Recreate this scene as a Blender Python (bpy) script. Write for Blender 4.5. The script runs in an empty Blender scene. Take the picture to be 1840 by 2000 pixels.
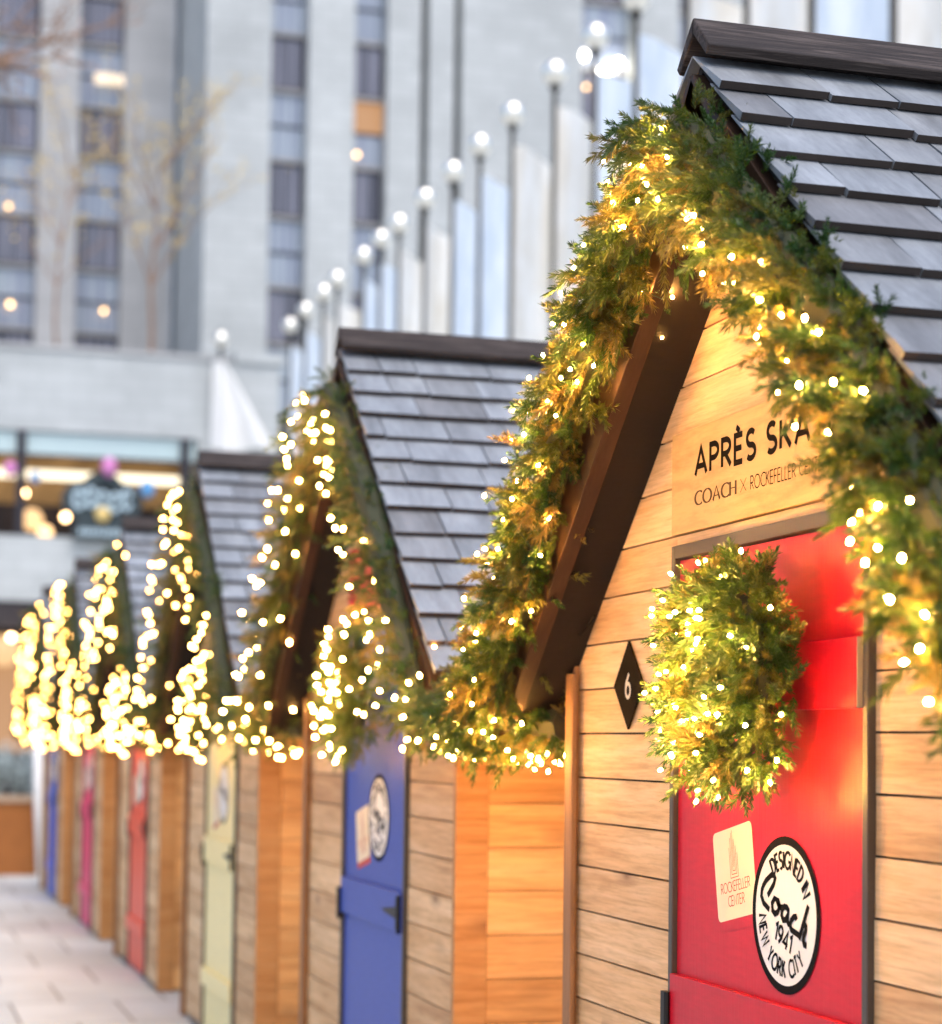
import bpy, math, random
import numpy as np
from mathutils import Matrix, Vector
PI = math.pi
SC = bpy.context.scene
COL = SC.collection
random.seed(5)
# ---------------------------------------------------------------- camera
F_ = Vector((0.2823232, 0.95820919, 0.04613849)); R_ = Vector((0.95898044, -0.28317517, 0.01297431))
U_ = Vector((-0.02549737, -0.04058296, 0.99885079)); C_ = Vector((-1.76502, -3.88646, 1.57231))
FPX, SY = 3971.0, 270.3
cam = bpy.data.cameras.new('camera'); camo = bpy.data.objects.new('camera', cam); COL.objects.link(camo)
m = Matrix((R_, U_, -F_)).transposed().to_4x4(); m.translation = C_; camo.matrix_world = m
cam.sensor_fit = 'HORIZONTAL'; cam.sensor_width = 24.0; cam.lens = FPX / 1840 * 24
cam.shift_y = SY / 1840; cam.clip_start = 0.05; cam.clip_end = 500
cam.dof.use_dof = True; cam.dof.focus_distance = 4.35; cam.dof.aperture_fstop = 1.8
SC.camera = camo
def ray(px, py): return F_ + R_ * ((px - 920) / FPX) - U_ * ((py - 1000 - SY) / FPX)
def aty(px, py, Y): d = ray(px, py); return C_ + d * ((Y - C_.y) / d.y)
def atx(px, py, X): d = ray(px, py); return C_ + d * ((X - C_.x) / d.x)
def atz(px, py, Z): d = ray(px, py); return C_ + d * ((Z - C_.z) / d.z)
# ---------------------------------------------------------------- sky, sun, exposure
W = bpy.data.worlds.new('World'); SC.world = W; W.use_nodes = True
nt = W.node_tree; bg = nt.nodes['Background']; sky = nt.nodes.new('ShaderNodeTexSky'); sky.sky_type = 'NISHITA'
SUN_EL, SUN_AZ = math.radians(62), math.radians(175)       # azimuth from +Y: the sun stands behind the camera
sky.sun_disc = False; sky.sun_elevation = SUN_EL; sky.sun_rotation = SUN_AZ
sky.air_density = 0.8; sky.dust_density = 3.0; sky.ozone_density = 1.0
nt.links.new(sky.outputs[0], bg.inputs[0]); bg.inputs[1].default_value = 0.15
sl = bpy.data.lights.new('sun', 'SUN'); sl.energy = .6; sl.angle = math.radians(40); sl.color = (1, .97, .93)
so = bpy.data.objects.new('sun', sl); COL.objects.link(so)
sd = Vector((math.sin(SUN_AZ) * math.cos(SUN_EL), math.cos(SUN_AZ) * math.cos(SUN_EL), math.sin(SUN_EL)))
so.rotation_euler = sd.to_track_quat('Z', 'Y').to_euler()
SC.view_settings.view_transform = 'Standard'; SC.view_settings.look = 'None'
SC.view_settings.exposure = 1.08; SC.view_settings.gamma = 1
cy = SC.cycles; cy.use_adaptive_sampling = False; cy.use_denoising = True
cy.max_bounces = 6; cy.diffuse_bounces = 3; cy.glossy_bounces = 3; cy.transmission_bounces = 3
cy.caustics_reflective = False; cy.caustics_refractive = False; cy.sample_clamp_indirect = 6

# ---------------------------------------------------------------- mesh helpers
class MB:
    def __init__(s): s.v = []; s.f = []; s.mi = []; s.rn = []
    def face(s, pts, mi=0, r=0.0):
        i = len(s.v); s.v += [tuple(p) for p in pts]; s.rn += [r] * len(pts)
        s.f.append(tuple(range(i, i + len(pts)))); s.mi.append(mi)
    def hexa(s, p, mi=0, r=0.0):                      # 8 corners: bottom 4, top 4
        i = len(s.v); s.v += [tuple(q) for q in p]; s.rn += [r] * 8
        for f in ((0, 3, 2, 1), (4, 5, 6, 7), (0, 1, 5, 4), (1, 2, 6, 5), (2, 3, 7, 6), (3, 0, 4, 7)):
            s.f.append(tuple(i + k for k in f)); s.mi.append(mi)
    def box(s, x0, x1, y0, y1, z0, z1, mi=0, r=0.0):
        s.hexa([(x0, y0, z0), (x1, y0, z0), (x1, y1, z0), (x0, y1, z0), (x0, y0, z1), (x1, y0, z1), (x1, y1, z1), (x0, y1, z1)], mi, r)
    def prism(s, poly, x0, x1, mi=0, r=0.0):           # poly in (y,z), extruded along x
        n = len(poly); i = len(s.v)
        s.v += [(x0, a, b) for a, b in poly] + [(x1, a, b) for a, b in poly]; s.rn += [r] * (2 * n)
        s.f.append(tuple(range(i, i + n))); s.f.append(tuple(range(i + 2 * n - 1, i + n - 1, -1))); s.mi += [mi, mi]
        for k in range(n):
            q = (k + 1) % n; s.f.append((i + k, i + n + k, i + n + q, i + q)); s.mi.append(mi)
    def tube(s, pts, rad, n=8, mi=0, r=0.0, cap=True):
        pts = [Vector(p) for p in pts]; rad = rad if isinstance(rad, (list, tuple)) else [rad] * len(pts)
        i0 = len(s.v); up = None
        for k, p in enumerate(pts):
            t = (pts[min(k + 1, len(pts) - 1)] - pts[max(k - 1, 0)]).normalized()
            if up is None: up = t.orthogonal().normalized()
            up = (up - t * up.dot(t)).normalized(); w = t.cross(up)
            for j in range(n):
                a = 2 * PI * j / n; s.v.append(tuple(p + (up * math.cos(a) + w * math.sin(a)) * rad[k])); s.rn.append(r)
        for k in range(len(pts) - 1):
            for j in range(n):
                a = i0 + k * n + j; b = i0 + k * n + (j + 1) % n
                s.f.append((a, b, b + n, a + n)); s.mi.append(mi)
        if cap:
            s.f.append(tuple(range(i0 + n - 1, i0 - 1, -1))); e = i0 + (len(pts) - 1) * n
            s.f.append(tuple(range(e, e + n))); s.mi += [mi, mi]
    def ball(s, c, r, nu=16, nv=10, mi=0, sz=1.0, rn=0.0):
        i0 = len(s.v); c = Vector(c)
        for a in range(nv + 1):
            t = PI * a / nv
            for b in range(nu):
                q = 2 * PI * b / nu; s.v.append((c.x + r * math.sin(t) * math.cos(q), c.y + r * math.sin(t) * math.sin(q), c.z + r * sz * math.cos(t))); s.rn.append(rn)
        for a in range(nv):
            for b in range(nu):
                p = i0 + a * nu + b; q = i0 + a * nu + (b + 1) % nu
                s.f.append((p, p + nu, q + nu, q)); s.mi.append(mi)
    def build(s, name, mats, parent=None, smooth=False, bevel=0.0):
        me = bpy.data.meshes.new(name); me.from_pydata(s.v, [], s.f)
        for mt in (mats if isinstance(mats, (list, tuple)) else [mats]): me.materials.append(mt)
        me.polygons.foreach_set('material_index', s.mi)
        at = me.attributes.new('rnd', 'FLOAT', 'POINT'); at.data.foreach_set('value', s.rn)
        if smooth: me.polygons.foreach_set('use_smooth', [True] * len(s.f))
        me.update()
        o = bpy.data.objects.new(name, me); COL.objects.link(o)
        if parent: o.parent = parent
        if bevel:
            b = o.modifiers.new('bevel', 'BEVEL'); b.width = bevel; b.segments = 2; b.limit_method = 'ANGLE'
        return o
def empty(name, loc=(0, 0, 0)):
    o = bpy.data.objects.new(name, None); COL.objects.link(o); o.location = loc; o.empty_display_size = .2; return o
def tag(o, label=None, cat=None, group=None, kind=None):
    for k, v in (('label', label), ('category', cat), ('group', group), ('kind', kind)):
        if v: o[k] = v
    return o
def kids(o): return [c for c in bpy.data.objects if c.parent == o]
def copy_tree(o, parent=None):
    c = o.copy(); COL.objects.link(c)
    if parent: c.parent = parent
    for ch in kids(o): copy_tree(ch, c)
    return c

# ---------------------------------------------------------------- materials
class NM:
    def __init__(s, name):
        s.m = bpy.data.materials.new(name); s.m.use_nodes = True; s.t = s.m.node_tree; s.b = s.t.nodes['Principled BSDF']
    def n(s, typ, **kw):
        x = s.t.nodes.new('ShaderNode' + typ)
        for k, v in kw.items():
            if k.startswith('i_'):
                key = k[2:]; key = int(key) if key.isdigit() else key
                if hasattr(v, 'default_value') or isinstance(v, bpy.types.NodeSocket): s.t.links.new(v, x.inputs[key])
                else: x.inputs[key].default_value = v
            else: setattr(x, k, v)
        return x
    def lk(s, a, b): s.t.links.new(a, b)
    def coord(s, scale=(1, 1, 1), rnd=7.0):
        tc = s.n('TexCoord'); at = s.n('Attribute', attribute_name='rnd'); oi = s.n('ObjectInfo')
        ad = s.n('Math', operation='ADD', i_0=at.outputs['Fac'], i_1=oi.outputs['Random'])
        mu = s.n('Math', operation='MULTIPLY', i_0=ad.outputs[0], i_1=rnd)
        v = s.n('VectorMath', operation='ADD', i_0=tc.outputs['Object'], i_1=mu.outputs[0])
        mp = s.n('Mapping'); s.lk(v.outputs[0], mp.inputs[0]); mp.inputs['Scale'].default_value = scale
        return mp.outputs[0], at.outputs['Fac']
    def noise(s, vec, sc=5, det=4, rough=.55, dist=0.0):
        x = s.n('TexNoise'); s.lk(vec, x.inputs['Vector']); x.inputs['Scale'].default_value = sc; x.inputs['Detail'].default_value = det
        x.inputs['Roughness'].default_value = rough; x.inputs['Distortion'].default_value = dist; return x.outputs['Fac']
    def ramp(s, fac, stops, interp='LINEAR'):
        x = s.n('ValToRGB'); s.lk(fac, x.inputs[0]); e = x.color_ramp.elements; x.color_ramp.interpolation = interp
        while len(e) < len(stops): e.new(.5)
        for i, (p, c) in enumerate(stops): e[i].position = p; e[i].color = (*c, 1) if len(c) == 3 else c
        return x.outputs['Color']
    def mix(s, fac, a, b, blend='MIX'):
        x = s.n('MixRGB', blend_type=blend)
        for i, v in ((0, fac), (1, a), (2, b)):
            if isinstance(v, bpy.types.NodeSocket): s.lk(v, x.inputs[i])
            else: x.inputs[i].default_value = v if i == 0 else (*v, 1)
        return x.outputs[0]
    def bump(s, h, st=.3, d=.01):
        x = s.n('Bump'); s.lk(h, x.inputs['Height']); x.inputs['Strength'].default_value = st; x.inputs['Distance'].default_value = d
        s.lk(x.outputs[0], s.b.inputs['Normal'])
    def base(s, c):
        if isinstance(c, bpy.types.NodeSocket): s.lk(c, s.b.inputs['Base Color'])
        else: s.b.inputs['Base Color'].default_value = (*c, 1)
    def set(s, **kw):
        for k, v in kw.items(): s.b.inputs[k.replace('_', ' ')].default_value = v
        return s.m
def simple(name, c, rough=.6, metal=0.0, var=.12, nsc=6.0, bump=0.0, spec=.4):
    q = NM(name); v, r = q.coord(); n = q.noise(v, nsc, 5)
    q.base(q.ramp(n, [(.25, tuple(x * (1 - var) for x in c)), (.75, tuple(min(1, x * (1 + var)) for x in c))]))
    if bump: q.bump(n, bump, .004)
    return q.set(Roughness=rough, Metallic=metal, Specular_IOR_Level=spec)
def wood(name, cols, grain=(18, 1.2, 18), var=1.0, knots=True, rough=.62, bump=.25, knotcol=(.16, .07, .03), ks=2.2):
    q = NM(name); v, r = q.coord(grain, 11.3)
    n1 = q.noise(v, 1.0, 6, .6, .6); n2 = q.noise(v, 4.5, 4, .7, .2)
    c = q.ramp(n1, [(.25, cols[0]), (.5, cols[1]), (.75, cols[2])])
    fine = q.ramp(n2, [(.32, (.62, .56, .50)), (.58, (1.04, 1.04, 1.04))]); c = q.mix(.6, c, fine, 'MULTIPLY')
    plank = q.ramp(r, [(0, (.72, .62, .54)), (.25, (1.06, 1.0, .93)), (.5, (.84, .76, .70)), (.75, (1.14, 1.14, 1.14)), (1, (.93, .80, .66))])
    c = q.mix(var, c, plank, 'MULTIPLY')
    if knots:
        kv, _ = q.coord((0.0, 3.2, 7.5) if grain[0] > 5 else (3.2, 0.0, 7.5), 23.7)
        vo = q.n('TexVoronoi', feature='F1'); q.lk(kv, vo.inputs['Vector']); vo.inputs['Scale'].default_value = 1.0
        kf = q.ramp(vo.outputs['Distance'], [(.0, (.9, .9, .9)), (.06, (.6, .6, .6)), (.11, (.35, .35, .35)), (.30, (0, 0, 0))]); sp_ = q.n('SeparateXYZ'); q.lk(vo.outputs['Color'], sp_.inputs[0]); gt = q.n('Math', operation='GREATER_THAN', i_0=sp_.outputs[0]); gt.inputs[1].default_value = .6; kf2 = q.n('Math', operation='MULTIPLY', i_0=kf, i_1=gt.outputs[0]); c = q.mix(kf2.outputs[0], c, knotcol)
    q.base(c); q.bump(n2, bump, .003)
    return q.set(Roughness=rough, Specular_IOR_Level=.3)
def emis(name, c, st):
    q = NM(name); q.base((.05, .04, .03)); q.b.inputs['Emission Color'].default_value = (*c, 1); q.b.inputs['Emission Strength'].default_value = st
    return q.set(Roughness=.5)
M = {}
CED = [(.50, .295, .135), (.69, .465, .25), (.79, .58, .355)]
M['cedar'] = wood('cedar_front', CED, (22, 1.3, 22))
M['cedar_side'] = wood('cedar_side', [(.52, .24, .075), (.70, .38, .14), (.78, .47, .20)], (1.3, 22, 22))  # extra orange puts the warm glow between huts into the wood colour
M['cedar_post'] = wood('cedar_post', [(.30, .16, .07), (.42, .245, .12), (.5, .30, .16)], (24, 24, 1.3), knots=False)
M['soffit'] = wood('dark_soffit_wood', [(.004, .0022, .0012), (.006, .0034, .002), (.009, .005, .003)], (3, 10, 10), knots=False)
M['rake'] = wood('rake_wood', [(.034, .017, .008), (.050, .025, .012), (.068, .036, .018)], (14, 2.2, 2.2), knots=False)
M['ridge'] = wood('weathered_ridge_wood', [(.012, .010, .010), (.045, .038, .038), (.17, .158, .16)], (5, 90, 90), knots=False, bump=.8, rough=.7)
def shingle_mat():
    q = NM('weathered_shingle'); v, r = q.coord((9, 2.0, 2.0), 9.1)
    n1 = q.noise(v, 1.1, 5, .6, .3); n2 = q.noise(v, 9, 4, .7)
    c = q.ramp(n1, [(.3, (.15, .165, .178)), (.55, (.25, .275, .295)), (.75, (.33, .36, .385))])
    c = q.mix(.8, c, q.ramp(r, [(0, (.6, .55, .54)), (.3, (.95, .95, .98)), (.6, (1.1, 1.1, 1.14)), (.85, (.82, .78, .77)), (1, (1.0, .98, .98))]), 'MULTIPLY')
    c = q.mix(.6, c, q.ramp(n2, [(.3, (.7, .7, .7)), (.6, (1.05, 1.05, 1.05))]), 'MULTIPLY')
    q.base(c); q.bump(n2, .35, .003); return q.set(Roughness=.48, Specular_IOR_Level=.5)
M['shingle'] = shingle_mat()
M['end_shade'] = simple('shaded_end_grain', (.035, .026, .022), .85, var=.3)  # near-black puts the shade on the shingle butts into their colour
M['deck'] = simple('roof_underlay', (.02, .017, .016), .9)
M['frame'] = simple('door_frame_metal', (.07, .06, .052), .45, .3)
M['iron'] = simple('black_iron', (.012, .011, .011), .45, .5)
M['plyedge'] = simple('bare_wood_end', (.42, .32, .20), .7)
def paint(name, c, coat=.04, rough=.42):
    q = NM(name); v, r = q.coord((3, 3, 14), 3.0); n = q.noise(v, 6, 5); n2 = q.noise(q.coord((14, 14, 1.0), 3.0)[0], 6, 4)
    q.base(q.ramp(n, [(.3, tuple(x * .9 for x in c)), (.7, tuple(min(1, x * 1.06) for x in c))])); q.bump(n2, .22, .002)
    return q.set(Roughness=rough, Coat_Weight=coat, Coat_Roughness=.25, Specular_IOR_Level=.25)
M['red'] = paint('red_paint', (.50, .006, .022)); M['blue'] = paint('blue_paint', (.035, .075, .36)); M['yellow'] = paint('yellow_paint', (.90, .755, .36))
M['orange'] = paint('orange_red_paint', (.80, .10, .045)); M['pink'] = paint('crimson_pink_paint', (.74, .05, .15)); M['blue2'] = paint('mid_blue_paint', (.07, .15, .58))
M['cream'] = simple('cream_vinyl', (.78, .66, .44), .45, var=.03); M['white'] = simple('white_vinyl', (.74, .74, .70), .4, var=.02)
M['redprint'] = simple('red_print', (.50, .05, .03), .5, var=.02); M['black'] = simple('black_print', (.006, .006, .006), .8, var=.02, spec=.08)
M['signwood'] = wood('sign_board', [(.50, .30, .12), (.58, .37, .155), (.62, .41, .18)], (12, 1.0, 6), knots=False, bump=.05, var=0)
M['signprint'] = simple('sign_print', (.008, .005, .003), .8, var=.05, spec=.05); M['signprint2'] = simple('sign_print_brown', (.085, .045, .015), .8, var=.05)
M['plaque'] = simple('dark_plaque', (.014, .009, .004), .9, var=.4, nsc=12, spec=.05); M['plaqueprint'] = simple('plaque_print', (.72, .62, .45), .5, var=.03)
def needle():
    q = NM('pine_needles'); at = q.n('Attribute', attribute_name='rnd')
    c = q.ramp(at.outputs['Fac'], [(0, (.018, .058, .010)), (.3, (.036, .088, .012)), (.55, (.075, .108, .016)), (.8, (.145, .122, .024)), (1, (.21, .145, .036))])
    q.base(c); q.set(Roughness=.42, Specular_IOR_Level=.45)
    tr = q.n('BsdfTranslucent'); q.lk(c, tr.inputs[0]); mx = q.n('MixShader'); mx.inputs[0].default_value = .28
    q.lk(q.b.outputs[0], mx.inputs[1]); q.lk(tr.outputs[0], mx.inputs[2]); q.lk(mx.outputs[0], q.t.nodes['Material Output'].inputs[0])
    return q.m
M['needle'] = needle(); M['twig'] = simple('garland_wire', (.035, .04, .018), .8)
WARM = (1.0, .47, .105)
M['bulb0'] = emis('warm_bulb_near', WARM, 950); M['bulb1'] = emis('warm_bulb', WARM, 190); M['bulb2'] = emis('warm_bulb_far', WARM, 75)
M['socket'] = simple('green_socket', (.01, .04, .015), .5)
def stone(name, c, course=(.9, .45), gap=.012, var=.08, bump=.2):
    q = NM(name); v, r = q.coord((1, 1, 1), 1.0); n = q.noise(v, .35, 5); n2 = q.noise(v, 5, 4)
    tc = q.n('TexCoord'); sx = q.n('SeparateXYZ'); q.lk(tc.outputs['Object'], sx.inputs[0])
    s = q.n('Math', operation='ADD', i_0=sx.outputs[0], i_1=sx.outputs[1]); cx = q.n('CombineXYZ'); q.lk(s.outputs[0], cx.inputs[0]); q.lk(sx.outputs[2], cx.inputs[1])
    br = q.n('TexBrick'); q.lk(cx.outputs[0], br.inputs['Vector']); br.inputs['Scale'].default_value = 1; br.inputs['Brick Width'].default_value = course[0]; br.inputs['Row Height'].default_value = course[1]
    br.inputs['Mortar Size'].default_value = gap; br.inputs['Color1'].default_value = (*[x * 1.05 for x in c], 1); br.inputs['Color2'].default_value = (*[x * .93 for x in c], 1); br.inputs['Mortar'].default_value = (*[x * .75 for x in c], 1)
    cc = q.mix(.8, br.outputs['Color'], q.ramp(n, [(.3, (1 - var * 2,) * 3), (.7, (1 + var,) * 3)]), 'MULTIPLY')
    q.base(cc); q.bump(n2, bump, .01); return q.set(Roughness=.85)
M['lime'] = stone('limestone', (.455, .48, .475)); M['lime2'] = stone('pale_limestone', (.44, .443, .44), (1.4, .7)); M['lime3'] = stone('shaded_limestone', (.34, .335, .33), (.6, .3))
def glassw(name, c, rough=.12, streak=True, cc=(.35, .36, .42)):
    q = NM(name); v, r = q.coord((9, 1, .12), 5.0)
    if streak:
        n = q.noise(v, 1.0, 3, .5); q.base(q.ramp(n, [(.42, c), (.62, cc)]))
    else: q.base(c)
    return q.set(Roughness=rough, Specular_IOR_Level=.8)
M['curt'] = glassw('curtained_glass', (.035, .032, .045), cc=(.20, .20, .25)); M['spand'] = glassw('spandrel_glass', (.20, .23, .31), .2, cc=(.34, .40, .45))
M['mullion'] = simple('dark_window_metal', (.03, .028, .035), .5, .3)
M['recess'] = simple('grey_green_recess', (.12, .14, .14), .6)
M['lit_orange'] = emis('lit_orange_window', (1, .50, .20), .26); M['lit_warm'] = emis('lit_warm_room', (1, .55, .25), .3)
M['lamp'] = emis('window_lamp', (1, .58, .24), 4.5); M['strip'] = emis('strip_light', (1, .86, .62), 1.1); M['lamp_hot'] = emis('bright_lamp', (1, .93, .8), 14)
M['teal'] = glassw('pale_transom_glass', (.44, .56, .56), .25, False); M['shopback'] = simple('tan_shop_wall', (.40, .25, .12), .8, var=.5, nsc=1.2)
M['dark'] = simple('dark_interior', (.035, .03, .032), .8, var=.3)
def paver():
    q = NM('stone_paving'); tc = q.n('TexCoord'); mp = q.n('Mapping'); q.lk(tc.outputs['Object'], mp.inputs[0])
    br = q.n('TexBrick'); q.lk(mp.outputs[0], br.inputs['Vector']); br.offset = .5
    for k, vv in (('Scale', 1), ('Brick Width', .62), ('Row Height', .95), ('Mortar Size', .010), ('Mortar Smooth', .3), ('Bias', 0.0)): br.inputs[k].default_value = vv
    br.inputs['Color1'].default_value = (.60, .625, .615, 1); br.inputs['Color2'].default_value = (.52, .54, .53, 1); br.inputs['Mortar'].default_value = (.16, .15, .14, 1)
    n = q.noise(mp.outputs[0], 1.3, 6); n2 = q.noise(mp.outputs[0], 30, 4)
    c = q.mix(.6, br.outputs['Color'], q.ramp(n, [(.35, (.72, .72, .70)), (.65, (1.08, 1.1, 1.08))]), 'MULTIPLY')
    q.base(c); q.bump(n2, .1, .003); return q.set(Roughness=.5, Specular_IOR_Level=.5)
M['paving'] = paver()
M['gold'] = simple('gilded_ball', (.93, .90, .80), .3, 1.0, var=.03); M['pole'] = simple('dark_bronze_pole', (.05, .045, .035), .4, .6)
def flagm(name, c, d):
    q = NM(name); v, r = q.coord((2, 2, .5), 5.0); n = q.noise(v, 2.2, 4)
    q.base(q.ramp(n, [(.35, d), (.6, c)])); q.set(Roughness=.45, Specular_IOR_Level=.5, Sheen_Weight=.3)
    tr = q.n('BsdfTranslucent'); tr.inputs[0].default_value = (*c, 1); mx = q.n('MixShader'); mx.inputs[0].default_value = .22
    q.lk(q.b.outputs[0], mx.inputs[1]); q.lk(tr.outputs[0], mx.inputs[2]); q.lk(mx.outputs[0], q.t.nodes['Material Output'].inputs[0]); return q.m
M['silver'] = flagm('silver_flag', (.90, .96, 1.0), (.70, .79, .88)); M['goldflag'] = flagm('pale_gold_flag', (.97, .94, .86), (.80, .73, .60)); M['whiteflag'] = flagm('white_flag', (.9, .9, .88), (.85, .84, .80))
M['copper'] = simple('brown_planter', (.30, .105, .022), .55, var=.1); M['copper2'] = simple('pale_planter_rim', (.42, .30, .20), .6)
M['bark'] = simple('pale_bark', (.24, .15, .10), .9, var=.2); M['yleaf'] = simple('yellow_leaf', (.62, .46, .14), .7, var=.2); M['pleaf'] = simple('pinkish_leaf', (.60, .38, .28), .7, var=.2)
M['frost'] = simple('frosted_leaf', (.42, .50, .50), .6, var=.3); M['frost_dark'] = simple('shrub_twig', (.07, .08, .06), .8)
M['whitepost'] = simple('white_post', (.8, .8, .78), .5, var=.03)
M['pinkb'] = simple('pink_balloon', (.62, .22, .48), .35, var=.03); M['blueb'] = simple('blue_balloon', (.12, .33, .60), .35, var=.03)
M['signdark'] = simple('dark_round_sign', (.03, .045, .05), .5); M['signpale'] = simple('pale_blue_lettering', (.50, .64, .70), .5, var=.06); M['signyel'] = simple('yellow_emblem', (.75, .55, .2), .5)

# ---------------------------------------------------------------- stroke lettering
def arc(cx, cy, rx, ry, a0, a1, n=14): return [(cx + rx * math.cos(math.radians(a0 + (a1 - a0) * i / n)), cy + ry * math.sin(math.radians(a0 + (a1 - a0) * i / n))) for i in range(n + 1)]
def glyph(c):
    if c == 'A': return .74, [[(0, 0), (.37, 1), (.74, 0)], [(.13, .32), (.61, .32)]]
    if c == 'P': return .5, [[(0, 0), (0, 1)] + arc(.22, .74, .28, .26, 90, -90) + [(0, .48)]]
    if c == 'R': return .54, [[(0, 0), (0, 1)] + arc(.22, .74, .28, .26, 90, -90) + [(0, .48)], [(.2, .48), (.54, 0)]]
    if c == 'E': return .46, [[(.46, 1), (0, 1), (0, 0), (.46, 0)], [(0, .52), (.4, .52)]]
    if c == 'È': return .46, [[(.46, 1), (0, 1), (0, 0), (.46, 0)], [(0, .52), (.4, .52)], [(.08, 1.32), (.28, 1.13)]]
    if c == 'S': return .5, [arc(.25, .745, .23, .255, 35, 270, 16) + arc(.25, .245, .25, .245, 90, -145, 16)[1:]]
    if c == 'K': return .55, [[(0, 0), (0, 1)], [(.5, 1), (.02, .42)], [(.15, .57), (.55, 0)]]
    if c == 'T': return .5, [[(0, 1), (.5, 1)], [(.25, 1), (.25, 0)]]
    if c == 'C': return .72, [arc(.48, .5, .48, .5, 48, 312, 22)]
    if c == 'G': return .86, [arc(.48, .5, .48, .5, 45, 345, 24) + [(.94, .45), (.55, .45)]]
    if c == 'O': return .92, [arc(.46, .5, .46, .5, 0, 360, 28)]
    if c == 'H': return .6, [[(0, 0), (0, 1)], [(.6, 0), (.6, 1)], [(0, .52), (.6, .52)]]
    if c == 'F': return .42, [[(.42, 1), (0, 1), (0, 0)], [(0, .52), (.38, .52)]]
    if c == 'L': return .38, [[(0, 1), (0, 0), (.38, 0)]]
    if c == 'N': return .6, [[(0, 0), (0, 1), (.6, 0), (.6, 1)]]
    if c == 'D': return .62, [[(0, 0), (0, 1), (.15, 1)] + arc(.15, .5, .47, .5, 90, -90)[1:] + [(0, 0)]]
    if c == 'I': return .02, [[(.01, 0), (.01, 1)]]
    if c == 'W': return .95, [[(0, 1), (.24, 0), (.475, .9), (.71, 0), (.95, 1)]]
    if c == 'Y': return .6, [[(0, 1), (.3, .48), (.6, 1)], [(.3, .48), (.3, 0)]]
    if c == 'X': return .62, [[(0, 0), (.62, 1)], [(0, 1), (.62, 0)]]
    if c == '1': return .22, [[(0, .8), (.2, 1), (.2, 0)]]
    if c == '4': return .5, [[(.38, 0), (.38, 1), (0, .28), (.52, .28)]]
    if c == '9': return .46, [arc(.23, .7, .23, .28, 0, 360, 20), [(.455, .66), (.42, .4), (.14, 0)]]
    if c == '6': return .46, [arc(.23, .3, .23, .29, 0, 360, 20), [(.005, .34), (.04, .6), (.32, 1)]]
    return .35, []
def ribbon(mb, pts, t, xf, lift, mi=0, contrast=False):
    P = [Vector((a, b)) for a, b in pts]; n = len(P); closed = (P[0] - P[-1]).length < 1e-6
    L, Rr = [], []
    for i in range(n):
        if closed and i in (0, n - 1): d0 = (P[-1] - P[-2]).normalized(); d1 = (P[1] - P[0]).normalized()
        else:
            d0 = (P[i] - P[i - 1]).normalized() if i > 0 else (P[1] - P[0]).normalized(); d1 = (P[i + 1] - P[i]).normalized() if i < n - 1 else d0
        h = d0 + d1; h = h.normalized() if h.length > 1e-5 else d0
        w = t * (0.35 + 1.1 * abs(h.y)) if contrast else t
        nn = Vector((-h.y, h.x)); k = min(1.9, 1 / max(.3, nn.dot(Vector((-d0.y, d0.x)))))
        L.append(P[i] + nn * w / 2 * k); Rr.append(P[i] - nn * w / 2 * k)
    for i in range(n - 1): mb.face([xf(*L[i], lift), xf(*L[i + 1], lift), xf(*Rr[i + 1], lift), xf(*Rr[i], lift)], mi)
def write(mb, txt, h, t, xf, gap=.2, mi=0, contrast=False, width=None, anchor='l', lift0=0.0, sx=1.0):
    adv = []; x = 0
    for c in txt:
        w, st = glyph(c); adv.append((x, st)); x += w * sx + (gap if c != ' ' else gap * .4)
    tot = x - gap; s = h
    kx = (width / (tot * h)) if width else 1.0
    off = 0 if anchor == 'l' else -tot * h * kx / 2
    j = 0
    for x0, st in adv:
        for pl in st:
            pts = [((x0 + a * sx) * s * kx + off, b * s) for a, b in pl]
            ribbon(mb, pts, t, xf, lift0 + .00008 * (j % 4), mi, contrast); j += 1
def front(yc, zc, x, rot=0.0):            # local (u right, v up) on a wall that faces -X
    ca, sa = math.cos(rot), math.sin(rot)
    return lambda u, v, l=0: (x - l, yc - (u * ca - v * sa), zc + (u * sa + v * ca))
def round_text(f, R, mid, inside=False):  # bends a baseline round a circle
    def g(u, v, l=0):
        if not inside: a = mid - u / R; r = R + v
        else: a = mid + u / R; r = R - v
        return f(r * math.cos(a), r * math.sin(a), l)
    return g

# ---------------------------------------------------------------- ground
mb = MB(); mb.face([(-150, -60, 0), (150, -60, 0), (150, 200, 0), (-150, 200, 0)]); tag(mb.build('paving', M['paving']), kind='structure')

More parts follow.
